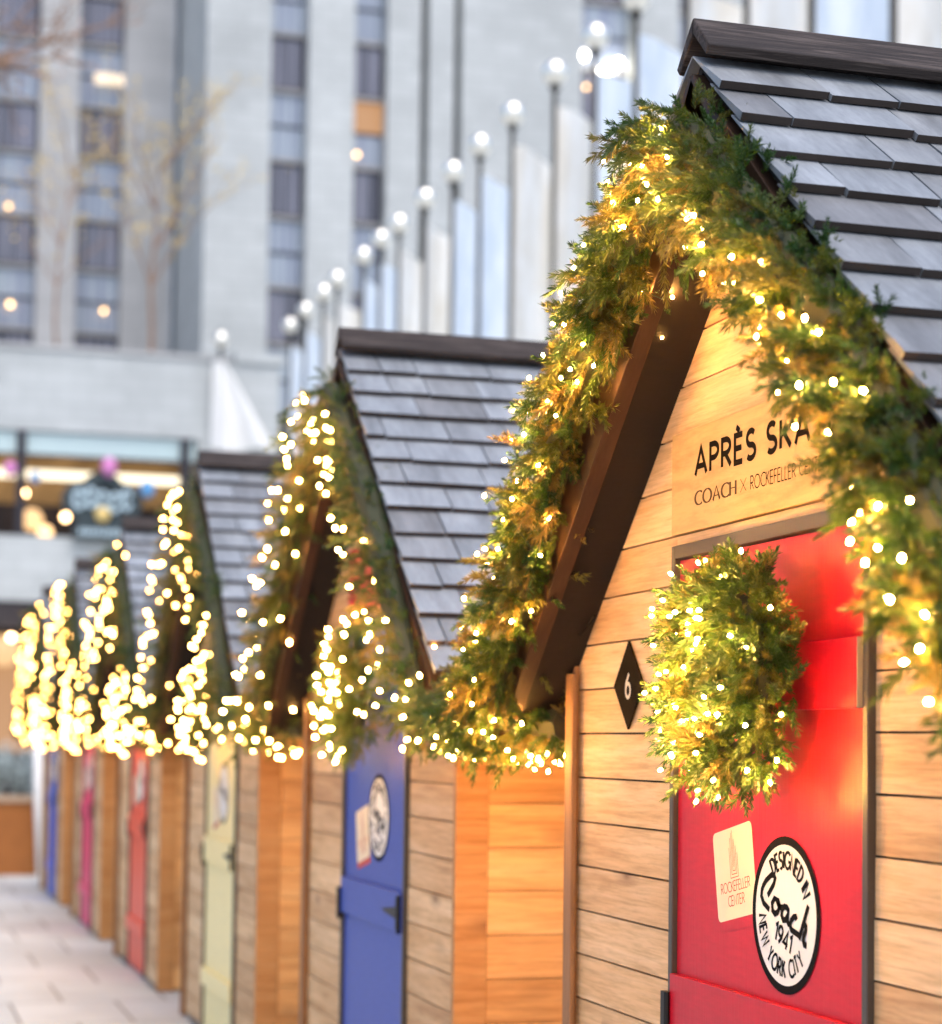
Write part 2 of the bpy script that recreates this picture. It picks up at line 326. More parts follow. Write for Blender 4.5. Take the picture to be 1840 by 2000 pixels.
# ---------------------------------------------------------------- huts
S = 3.3438; HW = 1.1346; RH = 3.05; SL = .90; OV = .131; EW = 1.42; DEP = 2.5; DL, DR, DT = .4151, -.5022, 2.0
ang = math.atan(SL)
def roofz(y): return RH - SL * abs(y)
def hut(k, door_mat, detail, pitch, sp, label, sign=None):
    rs = random.Random(100 + k); Y0 = k * S
    h = empty('wooden_hut', (0, Y0, 0)); tag(h, label, 'hut', 'wooden market huts in a row')
    # front wall planks (one mesh: planks are the wall's own pattern)
    w = MB(); z = .04 + sp; zb = .137 - .113 if k == 0 else .02; z0 = zb
    top_off = .20
    while z0 < RH:
        z1 = z0 + sp; a = max(z0, .03); b = z1 - .0048
        def lim(zz): return min(HW - .0, (RH - top_off - zz) / SL)
        if lim(a) <= 0.02: break
        la, lb = lim(a), max(lim(b), 0.001)
        dx = rs.uniform(-.0015, .0015)
        if a < DT + .03:
            segs = [(DL + .0225, 1), (DR - .0225, -1)]
            if b > DT + .045: w.prism([(DR - .0225, DT + .0305), (DL + .0225, DT + .0305), (DL + .0225, b), (DR - .0225, b)], dx, .018, r=rs.random())
        else: segs = [(None, 0)]
        for e, sg in segs:
            r = rs.random()
            if sg == 0:
                w.prism([(-la, a), (la, a), (lb, b), (-lb, b)], dx, .018, r=r)
            elif sg == 1: w.prism([(e, a), (la, a), (lb, b), (e, b)], dx, .018, r=r)
            else: w.prism([(-la, a), (e, a), (e, b), (-lb, b)], dx, .018, r=r)
        z0 = z1
    zt = RH - top_off - .02
    w.prism([(-HW, .02), (DR - .03, .02), (DR - .03, DT + .04), (DL + .03, DT + .04), (DL + .03, .02), (HW, .02), (HW, zt - SL * HW), (0, zt), (-HW, zt - SL * HW)], .020, .05, mi=1)
    w.build('front_wall', [M['cedar'], M['deck']], h)
    # side walls
    for sg in (-1, 1):
        w = MB(); z0 = .02
        while z0 < RH - .25 - SL * HW:
            z1 = min(z0 + .137, RH - .25 - SL * HW); w.box(.095, DEP, sg * HW - .02 * (sg > 0) , sg * HW + .02 * (sg < 0), z0, z1 - .003, r=rs.random()); z0 += .137
        w.box(.06, DEP - .01, sg * HW - .035 * (sg > 0) + .022 * (sg < 0), sg * HW + .035 * (sg < 0) - .022 * (sg > 0), .02, RH - .27 - SL * HW, mi=1)
        w.build('side_wall', [M['cedar_side'], M['deck']], h)
        p = MB(); y = sg * HW; p.box(-.012, .093, min(y + sg * .006, y - sg * .03), max(y + sg * .006, y - sg * .03), .01, RH - .25 - SL * HW); p.build('corner_post', M['cedar_side'] if k else M['cedar_post'], h, bevel=.002)
        if k == 0 or sg == 1:
            p = MB(); a, b = sorted((y + sg * .004, y - sg * .055)); p.box(-.026, -.013, a, b, .01, RH - .27 - SL * HW); p.build('corner_trim', M['cedar_post'], h, bevel=.002)
    w = MB(); zt = RH - .27; w.prism([(-HW + .02, .02), (HW - .02, .02), (HW - .02, zt - SL * HW), (0, zt), (-HW + .02, zt - SL * HW)], DEP, DEP + .03); w.build('back_wall', M['cedar_side'], h)
    # roof
    ca, sa = math.cos(ang), math.sin(ang)
    for sg in (-1, 1):
        def rp(x, s, n): return (x, sg * (s * ca + n * sa), RH - .04 - s * sa + n * ca)   # s down the slope, n off it
        slen = EW / ca
        r = MB()
        r.hexa([rp(-OV, .0, -.02), rp(DEP + .15, .0, -.02), rp(DEP + .15, slen, -.02), rp(-OV, slen, -.02), rp(-OV, 0, 0), rp(DEP + .15, 0, 0), rp(DEP + .15, slen, 0), rp(-OV, slen, 0)], mi=1)
        s1 = .035 + pitch; row = 0
        while s1 < slen + pitch * .6:
            se = min(s1, slen + .03); x = -OV - .022 - rs.random() * .004; first = True
            while x < DEP + .17:
                wd = rs.choice((.13, .17, .2, .24, .27, .3)) * rs.uniform(.9, 1.1)
                if first and row % 2: wd *= .55
                first = False
                x1 = min(x + wd, DEP + .19); g = rs.uniform(.003, .0065); e = se + rs.uniform(-.004, .004); tl = rs.uniform(-.002, .002); th = rs.uniform(.014, .018)
                a = max(0.0, se - pitch - .05); nb = .012 + rs.uniform(0, .003)
                cs = [rp(x, a, .001), rp(x1 - g, a, .001), rp(x1 - g, e + tl, nb), rp(x, e - tl, nb), rp(x, a, .004), rp(x1 - g, a, .004), rp(x1 - g, e + tl, nb + th), rp(x, e - tl, nb + th)]; me_ = len(r.f)
                if sg > 0: cs = [cs[1], cs[0], cs[3], cs[2], cs[5], cs[4], cs[7], cs[6]]
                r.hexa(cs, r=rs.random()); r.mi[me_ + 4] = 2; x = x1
            s1 += pitch; row += 1
        r.build('roof_slope', [M['shingle'], M['deck'], M['end_shade']], h)
        q = MB()
        q.hexa([rp(-.158, .03, -.19), rp(-.116, .03, -.19), rp(-.116, slen, -.19), rp(-.158, slen, -.19), rp(-.158, .03, -.022), rp(-.116, .03, -.022), rp(-.116, slen, -.022), rp(-.158, slen, -.022)])
        q.build('rake_board', M['rake'], h, bevel=.002)
        q = MB(); q.hexa([rp(-.113, .06, -.175), rp(.017, .06, -.175), rp(.017, slen - .01, -.175), rp(-.113, slen - .01, -.175), rp(-.113, .06, -.024), rp(.017, .06, -.024), rp(.017, slen - .01, -.024), rp(-.113, slen - .01, -.024)])
        q.hexa([rp(.02, slen - .28, -.06), rp(DEP + .1, slen - .28, -.06), rp(DEP + .1, slen - .02, -.06), rp(.02, slen - .02, -.06), rp(.02, slen - .28, -.023), rp(DEP + .1, slen - .28, -.023), rp(DEP + .1, slen - .02, -.023), rp(.02, slen - .02, -.023)])
        q.build('soffit', M['soffit'], h)
        c = MB(); ta, tb = -.038 * SL + .001, -.064 * SL + .001; XA, XB = -OV - .024, DEP + .2
        c.hexa([rp(XA, ta, .038), rp(XB, ta, .038), rp(XB, .064, .036), rp(XA, .064, .036), rp(XA, tb, .064), rp(XB, tb, .064), rp(XB, .064, .059), rp(XA, .064, .059)])
        c.build('ridge_board', M['ridge'], h, bevel=.003)
    # door
    f = MB(); f.box(-.016, .03, DL, DL + .022, .02, DT + .03); f.box(-.016, .03, DR - .022, DR, .02, DT + .03); f.box(-.017, .031, DR + .001, DL - .001, DT - .0, DT + .03)
    f.build('door_frame', M['frame'], h, bevel=.002)
    d = MB(); d.box(-.004, .03, DR + .004, DL - .004, .03, .995); d.box(-.004, .03, DR + .004, DL - .004, .999, DT - .004)
    D = d.build('door', door_mat, h)
    for nm, z0, z1, x in (('rail', 1.648, 1.781, .022), ('rail', .927, 1.062, .016), ('rail', .27, .36, .022)):
        e = DR + .004 if k == 0 and z0 > 1.5 else DR + .004
        r = MB(); r.box(-.004 - x, -.0045, e, DL - .006 + (.006 if z0 == .927 else 0), z0, z1); r.box(-.004 - x - .0003, -.0045, e - .003, e - .0002, z0 + .001, z1 - .001, mi=1 if z0 > 1.5 else 0)
        r.build(nm, [door_mat, M['plyedge']], D, bevel=.0015)
    g = MB(); g.box(-.026, -.0205, DR + .01, DR + .055, .935, 1.045); g.prism([(DR + .06, .972), (DR + .06, 1.012), (DR + .2, .998), (DR + .26, .992), (DR + .2, .984)], -.026, -.0205)
    g.tube([(-.026, DR + .008, .925), (-.026, DR + .008, 1.055)], .008, 8)
    g.build('strap_hinge', M['iron'], D)
    g = MB(); g.box(-.030, -.017, DL + .004, DL + .030, .90, 1.02); g.tube([(-.026, DL + .002, .9), (-.026, DL + .002, 1.02)], .007, 8); g.build('latch', M['iron'], D)
    # stickers on the door
    ry = -.157 if k == 0 else -.115; rz = 1.24 if k == 0 else 1.305; fx = -.0048
    fr = front(ry, rz, fx, math.radians(-18)); st = MB(); n = 56
    def ring(r0, r1, l, mi):
        for i in range(n):
            a, b = 2 * PI * i / n, 2 * PI * (i + 1) / n
            st.face([fr(r0 * math.cos(a), r0 * math.sin(a), l), fr(r1 * math.cos(a), r1 * math.sin(a), l), fr(r1 * math.cos(b), r1 * math.sin(b), l), fr(r0 * math.cos(b), r0 * math.sin(b), l)], mi)
    st.face([fr(.157 * math.cos(2 * PI * i / n), .157 * math.sin(2 * PI * i / n), .0008) for i in range(n)], 1)
    st.face([fr(.140 * math.cos(2 * PI * i / n), .140 * math.sin(2 * PI * i / n), .0012) for i in range(n)], 0)
    if detail:
        write(st, 'DESIGNED IN', .033, .0068, round_text(fr, .093, math.radians(75 + 18)), gap=.2, mi=1, width=.163, anchor='c', lift0=.0016, sx=.92)
        write(st, 'NEW YORK CITY', .033, .0068, round_text(fr, .124, math.radians(-110 + 18), True), gap=.22, mi=1, width=.282, anchor='c', lift0=.0016, sx=.92)
        write(st, '1941', .036, .0075, front(ry + .050, rz - .050, fx, math.radians(-18)), gap=.18, mi=1, width=.078, lift0=.0016)
    fl = front(ry, rz, fx)
    SCR = [[(-0.081, 0.033), (-.066, .046), (-0.052, 0.058), (-0.046, 0.070), (-.052, .076), (-0.063, 0.076), (-0.089, 0.063), (-.102, .052), (-0.109, 0.042), (-0.111, 0.030), (-0.101, 0.017), (-0.072, 0.005)],
           [(-0.046, 0.031), (-0.059, 0.019), (-0.057, 0.005), (-0.046, -.001), (-0.033, 0.003), (-0.024, 0.015), (-0.030, 0.026), (-0.043, 0.030), (-.032, .020), (-0.018, 0.014), (-0.004, 0.015)],
           [(0.018, 0.009), (.010, .016), (-0.001, 0.017), (-0.012, 0.010), (-0.014, -0.001), (-0.007, -0.010), (0.005, -0.009), (0.017, 0.007), (.013, -.004), (0.014, -0.012), (0.021, -0.019)],
           [(0.055, -0.005), (0.051, 0.001), (0.042, 0.0), (0.030, -0.008), (0.025, -0.018), (.031, -.026), (0.043, -0.029), (0.066, -0.034)],
           [(0.107, 0.027), (0.086, -.008), (0.066, -0.042)], [(0.074, -0.030), (0.081, -.016), (0.090, -0.010), (0.097, -0.014), (.096, -.022), (0.088, -0.033), (.085, -.042), (0.090, -.050), (0.100, -0.051)]]
    for i, pl in enumerate(SCR): ribbon(st, pl, .0125, fl, .0020 + .0001 * i, 1)
    st.build('round_sticker', [M['white'], M['black']], D)
    sy, sz = (.093, 1.309) if k == 0 else (.128, 1.235)
    fr2 = front(sy + .0, sz, fx, math.radians(11)); st = MB()
    hw, hh, rr = .102, .096, .014
    def rrect(hw, hh, l, mi, f): st.face([f(*q, l) for q in arc(hw - rr, hh - rr, rr, rr, 0, 90, 5) + arc(-hw + rr, hh - rr, rr, rr, 90, 180, 5) + arc(-hw + rr, -hh + rr, rr, rr, 180, 270, 5) + arc(hw - rr, -hh + rr, rr, rr, 270, 360, 5)], mi)
    rrect(hw, hh, .0002, 2, front(sy - .006, sz - .022, fx, math.radians(11))); rrect(hw, hh, .0005, 0, fr2)
    if detail:
        write(st, 'ROCKEFELLER', .021, .0021, lambda u, v, l: fr2(u, v - .038, l), gap=.16, mi=1, width=.150, anchor='c', lift0=.0009)
        write(st, 'CENTER', .021, .0021, lambda u, v, l: fr2(u, v - .068, l), gap=.16, mi=1, width=.084, anchor='c', lift0=.0009)
    for i, pl in enumerate([[(-.020, .055), (-.020, -.010), (.020, -.010), (.020, .040)], [(-.013, .075), (-.013, -.003), (.013, -.003), (.013, .055)], [(-.006, .085), (-.006, .004), (.006, .004), (.006, .07)], [(0, .09), (0, .012)]]):
        ribbon(st, pl, .0016, fr2, .0009 + .0001 * i, 1)
    st.build('square_sticker', [M['cream'], M['redprint'], M['redprint'] if k else M['red']], D)
    # sign board above the door and number plaque
    sb = MB()
    if k == 0:
        sb.box(-.012, -.0025, -.535, .447, 2.056, 2.286); B = sb.build('name_sign', M['signwood'], h, bevel=.0015)
        t = MB(); write(t, 'APRÈS SKATE', .058, .0130, front(.306, 2.178, -.0124), gap=.26, width=.70, lift0=.0004); t.build('lettering', M['signprint'], B); t2 = MB()
        write(t2, 'COACH', .030, .0068, front(.306, 2.111, -.0124), gap=.20, width=.222, mi=1, contrast=True, lift0=.0004)
        t2.build('lettering', [M['signprint'], M['signprint2']], B); t2 = MB()
        write(t2, 'X', .028, .0016, front(.060, 2.112, -.0124), width=.030, lift0=.0004)
        write(t2, 'ROCKEFELLER CENTER', .028, .0026, front(.008, 2.112, -.0124), gap=.17, width=.352, lift0=.0004)
        t2.build('lettering', [M['signprint'], M['signprint2']], B)
    else:
        sb.box(-.012, -.0025, -.5, .39, 2.07, 2.31); sb.build('name_sign', sign, h)
    pq = MB(); cy_, cz_ = .729, 1.72; pq.prism([(cy_ + .098, cz_), (cy_, cz_ - .107), (cy_ - .098, cz_), (cy_, cz_ + .107)], -.008, -.0025)
    P = pq.build('number_plaque', M['plaque'], h)
    if k == 0:
        t = MB(); write(t, '6', .058, .0095, front(cy_ + .012, cz_ - .030, -.0084), lift0=.0004, sx=1.0, width=.030, anchor='l'); t.build('numeral', M['plaqueprint'], P)
        cb = MB(); cb.tube([(-.03, HW + .12, 1.80), (-.034, HW + .03, 1.835), (-.03, HW - .03, 1.83), (-.028, HW - .14, 1.865), (-.02, HW - .2, 1.90)], .004, 6); cb.build('cable', M['black'], h)
    return h
HL = ['nearest hut, red door with round sticker, diamond plaque reading 6', 'second nearest hut, deep blue door with black strap hinge',
      'hut with pale yellow door, between the blue and orange doors', 'hut with orange red door, fourth from the camera',
      'hut with crimson pink door, just before the farthest hut', 'farthest hut, narrow blue door beside the brown planter']
DM = ['red', 'blue', 'yellow', 'orange', 'pink', 'blue2']; SM = [None, M['red'], M['signwood'], M['signwood'], M['signwood'], M['signwood']]
for k in range(6): hut(k, M[DM[k]], k < 2, .146 if k == 0 else .140, .113 if k == 0 else .119, HL[k], SM[k])

# ---------------------------------------------------------------- garlands and wreaths
rg = np.random.default_rng(3)
def rodrig(d, up):
    d = d / np.linalg.norm(d); x = np.cross(up, d); nx = np.linalg.norm(x); x = x / nx if nx > 1e-5 else np.array([1., 0, 0]); return np.stack([x, np.cross(d, x), d], 1)
def make_sprig(rng, n=84, side=0):
    vs = []; fs = []                               # along +z, length 1; three side shoots
    shoots = [((0, 0, 0), (0, 0, 1), 1.0)]
    if side:
        for q in range(side):
            a = rng.uniform(0, 6.28); z = rng.uniform(.2, .5); shoots.append(((0, 0, z), (math.cos(a) * .75, math.sin(a) * .75, .8), .55))
    for b, d, L in shoots:
        b = np.array(b, float); B = rodrig(np.array(d, float), np.array([.3, .9, .1])); nn = int(n * L)
        for i in range(nn):
            t = (i + rng.random()) / nn; a = rng.uniform(0, 6.283); tip = t > .9
            lean = rng.uniform(.55, .95) if not tip else rng.uniform(.1, .6)
            l = .27 * rng.uniform(.75, 1.15) * (1 - .25 * t)
            dl = np.array([math.cos(a) * math.sin(lean), math.sin(a) * math.sin(lean), math.cos(lean)])
            w = np.cross(dl, rng.normal(size=3)); w /= np.linalg.norm(w); w *= .0165
            p0 = np.array([0, 0, t * L]); m_ = p0 + dl * l * .55; p1 = p0 + dl * l + np.array([0, 0, .02])
            i0 = len(vs)
            for q in (p0 - w * .6, p0 + w * .6, m_ + w, p1, m_ - w): vs.append(b + B @ q)
            fs.append((i0, i0 + 1, i0 + 2, i0 + 4)); fs.append((i0 + 4, i0 + 2, i0 + 3))
        i0 = len(vs)
        for q in ([-.014, 0, 0], [.014, 0, 0], [0, 0, L]): vs.append(b + B @ np.array(q, float))
        fs.append((i0, i0 + 1, i0 + 2))
    return np.array(vs), fs
SPR = [make_sprig(rg, 84, s) for s in (0, 2, 1, 0, 3)]
SPRL = [make_sprig(rg, 40, s) for s in (0, 2, 1)]
def foliage(name, sprigs, parent, lib):
    V = []; Fc = []; Rn = []; off = 0
    for pos, d, L, tint in sprigs:
        vs, fs = lib[rg.integers(len(lib))]; B = rodrig(d, rg.normal(size=3)); v = vs @ B.T * L + pos
        bend = np.clip((vs[:, 2]) ** 2 * L * .10, 0, .03); v[:, 2] -= bend
        V.append(v); Fc += [tuple(off + i for i in f) for f in fs]; Rn.append(np.full(len(v), tint) + rg.uniform(-.05, .05, len(v))); off += len(v)
    V = np.concatenate(V); Rn = np.clip(np.concatenate(Rn), 0, 1)
    me = bpy.data.meshes.new(name); me.from_pydata(V.tolist(), [], Fc); me.materials.append(M['needle'])
    at = me.attributes.new('rnd', 'FLOAT', 'POINT'); at.data.foreach_set('value', Rn.tolist())
    o = bpy.data.objects.new(name, me); COL.objects.link(o); o.parent = parent; return o
def gz(y):
    a = abs(y); pts = [(0, .21), (.2, .17), (.45, .115), (.65, .095), (.8, .11), (.95, .14), (1.15, .18), (1.35, .22)]
    for (a0, o0), (a1, o1) in zip(pts, pts[1:]):
        if a <= a1: return roofz(y) - (o0 + (o1 - o0) * (a - a0) / (a1 - a0))
    return roofz(y) - .24
def resample(p, n):
    p = np.array(p); s = np.r_[0, np.cumsum(np.linalg.norm(np.diff(p, axis=0), axis=1))]; t = np.linspace(0, s[-1], n)
    return np.stack([np.interp(t, s, p[:, i]) for i in range(3)], 1), s[-1]
def gpaths():
    slope = [(-.185, y - .04 * max(0, 1 - abs(y) * 3), gz(y)) for y in np.linspace(-1.3, 1.3, 27)]
    A = [(-.12, -1.69, 1.67), (-.16, -1.5, 1.68)] + slope
    B = [(-.185, 1.30, 1.74), (-.14, 1.55, 1.655), (-.12, 1.69, 1.65)]
    Cc = [(-.16, 1.52, 1.66), (-.06, 1.36, 1.64), (.0, 1.2, 1.63)]
    return [A, B, Cc]
def icoball():
    g = MB(); g.ball((0, 0, 0), 1, 7, 5, sz=1.35); return g
def bulb_mesh(r, mat, near):
    g = MB(); g.ball((0, 0, 0), r, 8, 5, sz=1.4)
    if near: g.tube([(0, 0, -r * 1.1), (0, 0, -r * 3.6)], [r * .8, r * .95], 6, mi=1)
    o = g.build('bulb', [mat, M['socket']], smooth=True); me = o.data; bpy.data.objects.remove(o); return me
BM = [bulb_mesh(.0036, M['bulb0'], True), bulb_mesh(.0056, M['bulb1'], True), bulb_mesh(.0056, M['bulb2'], False)]
def add_bulbs(parent, pts, me, r):
    # the hundred that matter most as parts of their own, the rest in one mesh
    for i, (p, d) in enumerate(pts[:100]):
        o = bpy.data.objects.new('bulb', me); COL.objects.link(o); o.parent = parent; o.location = p
        o.rotation_euler = Vector(d).to_track_quat('Z', 'Y').to_euler()
    rest = pts[100:]
    if rest:
        g = MB()
        for p, d in rest: g.ball(p, r, 7, 5, sz=1.3)
        o = g.build('bulbs', me.materials[0], parent, smooth=True); o['kind'] = 'stuff'
def cable(bl, parent, rad=.0013):
    run = []
    def flush():
        if len(run) > 1: mb = MB(); mb.tube(run, rad, 4, cap=False); mb.build('light_cable', M['socket'], parent)
    for p, d in bl:
        q = Vector(p) - Vector(d).normalized() * .016
        if run and (q - run[-1]).length > .16: flush(); run = []
        if run: m_ = (run[-1] + q) / 2 + Vector((.012, 0, -.012)); run.append(m_)
        run.append(q)
    flush()
def spaced(bl, dmin):
    keep = []
    for i in range(len(bl)):
        p = np.array(bl[i][0])
        if all(np.linalg.norm(p - np.array(q[0])) > dmin for q in keep): keep.append(bl[i])
    return keep
def garland(k, nsp, nb, lib, bm, br, label, Ls=1.0):
    lights = []; g = empty('lit_garland', (-.2, k * S, 2.8)); tag(g, label, 'garland', 'lit pine garlands on the gables'); org = np.array([-.2, 0, 2.8])
    sp = []; bl = []; ps = gpaths(); lens = [resample(p, 2)[1] for p in ps]; tot = sum(lens)
    wr = MB()
    for p, ln in zip(ps, lens):
        n = int(nsp * ln / tot); P, _ = resample(p, n + 2); wr.tube([tuple(q - org) for q in P[::max(1, n // 60)]], .045, 8)
        T = np.gradient(P, axis=0); T /= np.linalg.norm(T, axis=1)[:, None]
        for i in range(n):
            c = P[i]; t = T[i]; u = np.cross(t, [1., 0, 0]); u /= np.linalg.norm(u); w = np.cross(t, u)
            a = rg.uniform(0, 6.283); rad = u * math.cos(a) + w * math.sin(a)
            if rad[0] > .35 and rg.random() < .8: continue
            fat = 1.25 if abs(c[1]) < .35 and c[2] > 2.4 else 1.0
            rr = rg.uniform(.01, .092) * fat; pos = c + rad * rr + t * rg.uniform(-.03, .03)
            sgn = 1 if rg.random() < .5 else -1
            d = rad * rg.uniform(.5, 1.2) + t * sgn * rg.uniform(.2, 1.1) + np.array([-.32, 0, -.22]) + rg.normal(size=3) * .25
            tint = rg.beta(1.1, 1.7) if rg.random() < .72 else rg.uniform(.65, 1)
            if pos[2] > gz(pos[1]) + .03: tint *= .7
            up = max(0, rad[2])
            if up > .2: pos = c + rad * rr * .8
            L = (rg.uniform(.050, .095) + (.03 if rg.random() < .07 else 0)) * Ls * (1 - .3 * up) ; sp.append((pos - org, d, L, tint))
        m_ = max(2, int(nb * ln / tot)); Pb, _ = resample(p, m_ * 3); Tb = np.gradient(Pb, axis=0); Tb /= np.linalg.norm(Tb, axis=1)[:, None]
        for i in range(m_):
            j = min(len(Pb) - 1, i * 3 + rg.integers(3)); t = Tb[j]; u = np.cross(t, [1., 0, 0]); u /= np.linalg.norm(u); w = np.cross(t, u)
            if (u[2] > 0): u = -u
            a = rg.normal() * 1.15 + .2
            out = np.array([-1., 0, 0]); rad = out * math.cos(a) + u * math.sin(a); rad /= np.linalg.norm(rad)
            if rad[2] > 0 and rg.random() < .25: rad[2] *= -1
            pos = Pb[j] + rad * rg.uniform(.10, .142) + rg.normal(size=3) * .008; bl.append((tuple(pos - org), tuple(rad + rg.normal(size=3) * .5)))
    for i in range(26 if k < 1 else 12 if k < 2 else 4):  # extra bulbs below the gaps, added to light the side walls
        y = 1.2 + .46 * rg.random(); sgn = 1 if i % 3 else -1
        pos = np.array([rg.uniform(-.14, .17), y if sgn > 0 else -1.45 - rg.random() * .2, rg.uniform(1.50, 1.55)]); bl.append((tuple(pos - org), (-.2, 0, -1)))
    lights = bl; bl = spaced([b for b in bl if b[0][2] + 2.8 < roofz(b[0][1]) - .01], .036)
    foliage('foliage', sp, g, lib); wr.build('core_wire', M['twig'], g); cable(bl, g); rg.shuffle(bl); bl = [(tuple(a), tuple(b)) for a, b in bl]; add_bulbs(g, bl, bm, br); return g
GL = ['large sharp pine garland with warm lights on the red door hut', 'lit pine garland on the gable above the blue door', 'lit pine garland on the gable above the yellow door',
      'lit pine garland on the gable above the orange red door', 'lit pine garland on the gable above the crimson door', 'farthest lit pine garland, above the last narrow blue door']
g0 = garland(0, 3100, 200, SPR, BM[0], .0036, GL[0])
g1 = garland(1, 1500, 170, SPRL, BM[1], .0056, GL[1], 1.05)
g2 = garland(2, 1000, 150, SPRL, BM[2], .0056, GL[2], 1.1)
g3 = garland(3, 1000, 150, SPRL, BM[2], .0056, GL[3], 1.1)
for k, src in ((4, g2), (5, g3)):
    c = copy_tree(src); c.location.y = k * S; c['label'] = GL[k]
def wreath(k, nsp, nb, lib, bm, br, label, zc=1.715, yc=-.045):
    g = empty('lit_wreath', (-.105, k * S + yc, zc)); tag(g, label, 'wreath', 'lit pine wreaths on the doors')
    sp = []; bl = []; R = .150
    for i in range(nsp):
        th = rg.uniform(0, 6.283); c = np.array([0, math.cos(th) * R, math.sin(th) * R]); rad = c / R; a = rg.uniform(0, 6.283)
        q = rad * math.cos(a) + np.array([-1., 0, 0]) * math.sin(a)
        if q[0] > .3 and rg.random() < .8: continue
        tan = np.cross(rad, [1., 0, 0]); pos = c + q * rg.uniform(.01, .075)
        d = q * rg.uniform(.6, 1.1) + tan * rg.uniform(-.9, .9) + rg.normal(size=3) * .25
        if pos[0] > .02: d[0] = -abs(d[0]) * .5
        sp.append((pos, d, rg.uniform(.05, .085), rg.beta(1.3, 1.7) * .9 + .05))
    for i in range(nb):
        th = 6.283 * (i + rg.random()) / nb; c = np.array([0, math.cos(th) * R, math.sin(th) * R]); rad = c / R; a = rg.uniform(.0, 2.7)
        q = rad * math.cos(a) + np.array([-1., 0, 0]) * math.sin(a); bl.append((tuple(c + q * rg.uniform(.095, .135)), tuple(q)))
    bl = spaced(bl, .034); foliage('foliage', sp, g, lib); w = MB(); w.tube([(0, math.cos(a) * R, math.sin(a) * R) for a in np.linspace(0, 6.2832, 40)], .02, 6, cap=False); w.build('ring_wire', M['twig'], g)
    add_bulbs(g, bl, bm, br); return g
WL = ['sharp lit pine wreath hanging on the red door', 'lit pine wreath hanging on the deep blue door', 'lit pine wreath hanging on the pale yellow door',
      'lit pine wreath hanging on the orange red door', 'lit pine wreath hanging on the crimson pink door', 'lit pine wreath on the farthest narrow blue door']
wreath(0, 1100, 88, SPR, BM[0], .0036, WL[0], 1.715, -.125); wreath(1, 700, 72, SPRL, BM[1], .0056, WL[1], 1.755, -.109)
w2 = wreath(2, 500, 60, SPRL, BM[2], .0056, WL[2], 1.74, -.1)
for k in (3, 4, 5):
    c = copy_tree(w2); c.location.y = k * S - .1; c['label'] = WL[k]

# ---------------------------------------------------------------- flagpoles with flags
YP = [(6.96, 49.72), (8.35, 47.31), (8.35, 45.38), (8.35, 43.28), (8.35, 41.8), (8.4, 39.39), (8.4, 37.8), (8.45, 36.44), (8.45, 34.37), (8.45, 32.38), (8.45, 30.61), (8.45, 28.69), (8.45, 26.46), (8.5, 24.7), (8.5, 23.0), (8.5, 21.1), (8.5, 19.146), (8.5, 17.308), (8.5, 15.332)]
def pole():
    p = empty('flagpole'); b = MB(); b.tube([(0, 0, 0), (0, 0, .12), (0, 0, .5), (0, 0, 12.0)], [.14, .10, .06, .042], 12); b.build('shaft', M['pole'], p, smooth=True)
    b = MB(); b.ball((0, 0, 12.30), .205, 24, 14); b.build('finial_ball', M['gold'], p, smooth=True)
    b = MB(); b.tube([(0, 0, 12.0), (0, 0, 12.05), (0, 0, 12.13)], [.055, .09, .04], 12); b.build('truck', M['pole'], p, smooth=True); return p
def flag(mat, seed, fly, hoist, drop, dirx, diry, top=11.75):
    rs = random.Random(seed); nu, nv = 18, 26; vs = []; d = Vector((dirx, diry, 0)).normalized(); nrm = Vector((-d.y, d.x, 0)); ph = rs.random() * 6
    for j in range(nv + 1):
        for i in range(nu + 1):
            u, v = i / nu, j / nv; fold = math.sin(u * 9 + ph + v * 2.2) * .16 * u ** .5 + math.sin(u * 17 + ph * 2 + v * 3) * .07 * u
            q = d * (u * fly * (1 - .25 * v * u)) + nrm * fold + Vector((.055 * d.x, .055 * d.y, top - v * hoist - u ** 1.2 * drop * (1 - .35 * v) + .1 * math.sin(u * 7 + ph) * u)); vs.append(tuple(q))
    fs = [(j * (nu + 1) + i, j * (nu + 1) + i + 1, (j + 1) * (nu + 1) + i + 1, (j + 1) * (nu + 1) + i) for j in range(nv) for i in range(nu)]
    me = bpy.data.meshes.new('flag'); me.from_pydata(vs, [], fs); me.materials.append(mat); me.polygons.foreach_set('use_smooth', [True] * len(fs))
    at = me.attributes.new('rnd', 'FLOAT', 'POINT'); at.data.foreach_set('value', [seed * .13 % 1] * len(vs))
    o = bpy.data.objects.new('flag', me); COL.objects.link(o); return o
def pennant():
    nu, nv = 14, 20; vs = []
    for j in range(nv + 1):
        for i in range(nu + 1):
            u, v = i / nu, j / nv; vs.append((-.22 + u * (.3 + 1.45 * v), -.1 + .12 * math.sin(u * 12 + v * 2) * (.3 + v), 11.7 - 2.35 * v - .08 * math.sin(u * 6) * v))
    me = bpy.data.meshes.new('flag'); me.from_pydata(vs, [], [(j * (nu + 1) + i, j * (nu + 1) + i + 1, (j + 1) * (nu + 1) + i + 1, (j + 1) * (nu + 1) + i) for j in range(nv) for i in range(nu)])
    me.materials.append(M['whiteflag']); me.polygons.foreach_set('use_smooth', [True] * (nu * nv)); o = bpy.data.objects.new('flag', me); COL.objects.link(o); return o
ordn = ['first', 'second', 'third', 'fourth', 'fifth', 'sixth', 'seventh', 'eighth', 'ninth', 'tenth', 'eleventh', 'twelfth', 'thirteenth', 'fourteenth', 'fifteenth', 'sixteenth', 'seventeenth', 'eighteenth', 'nineteenth']
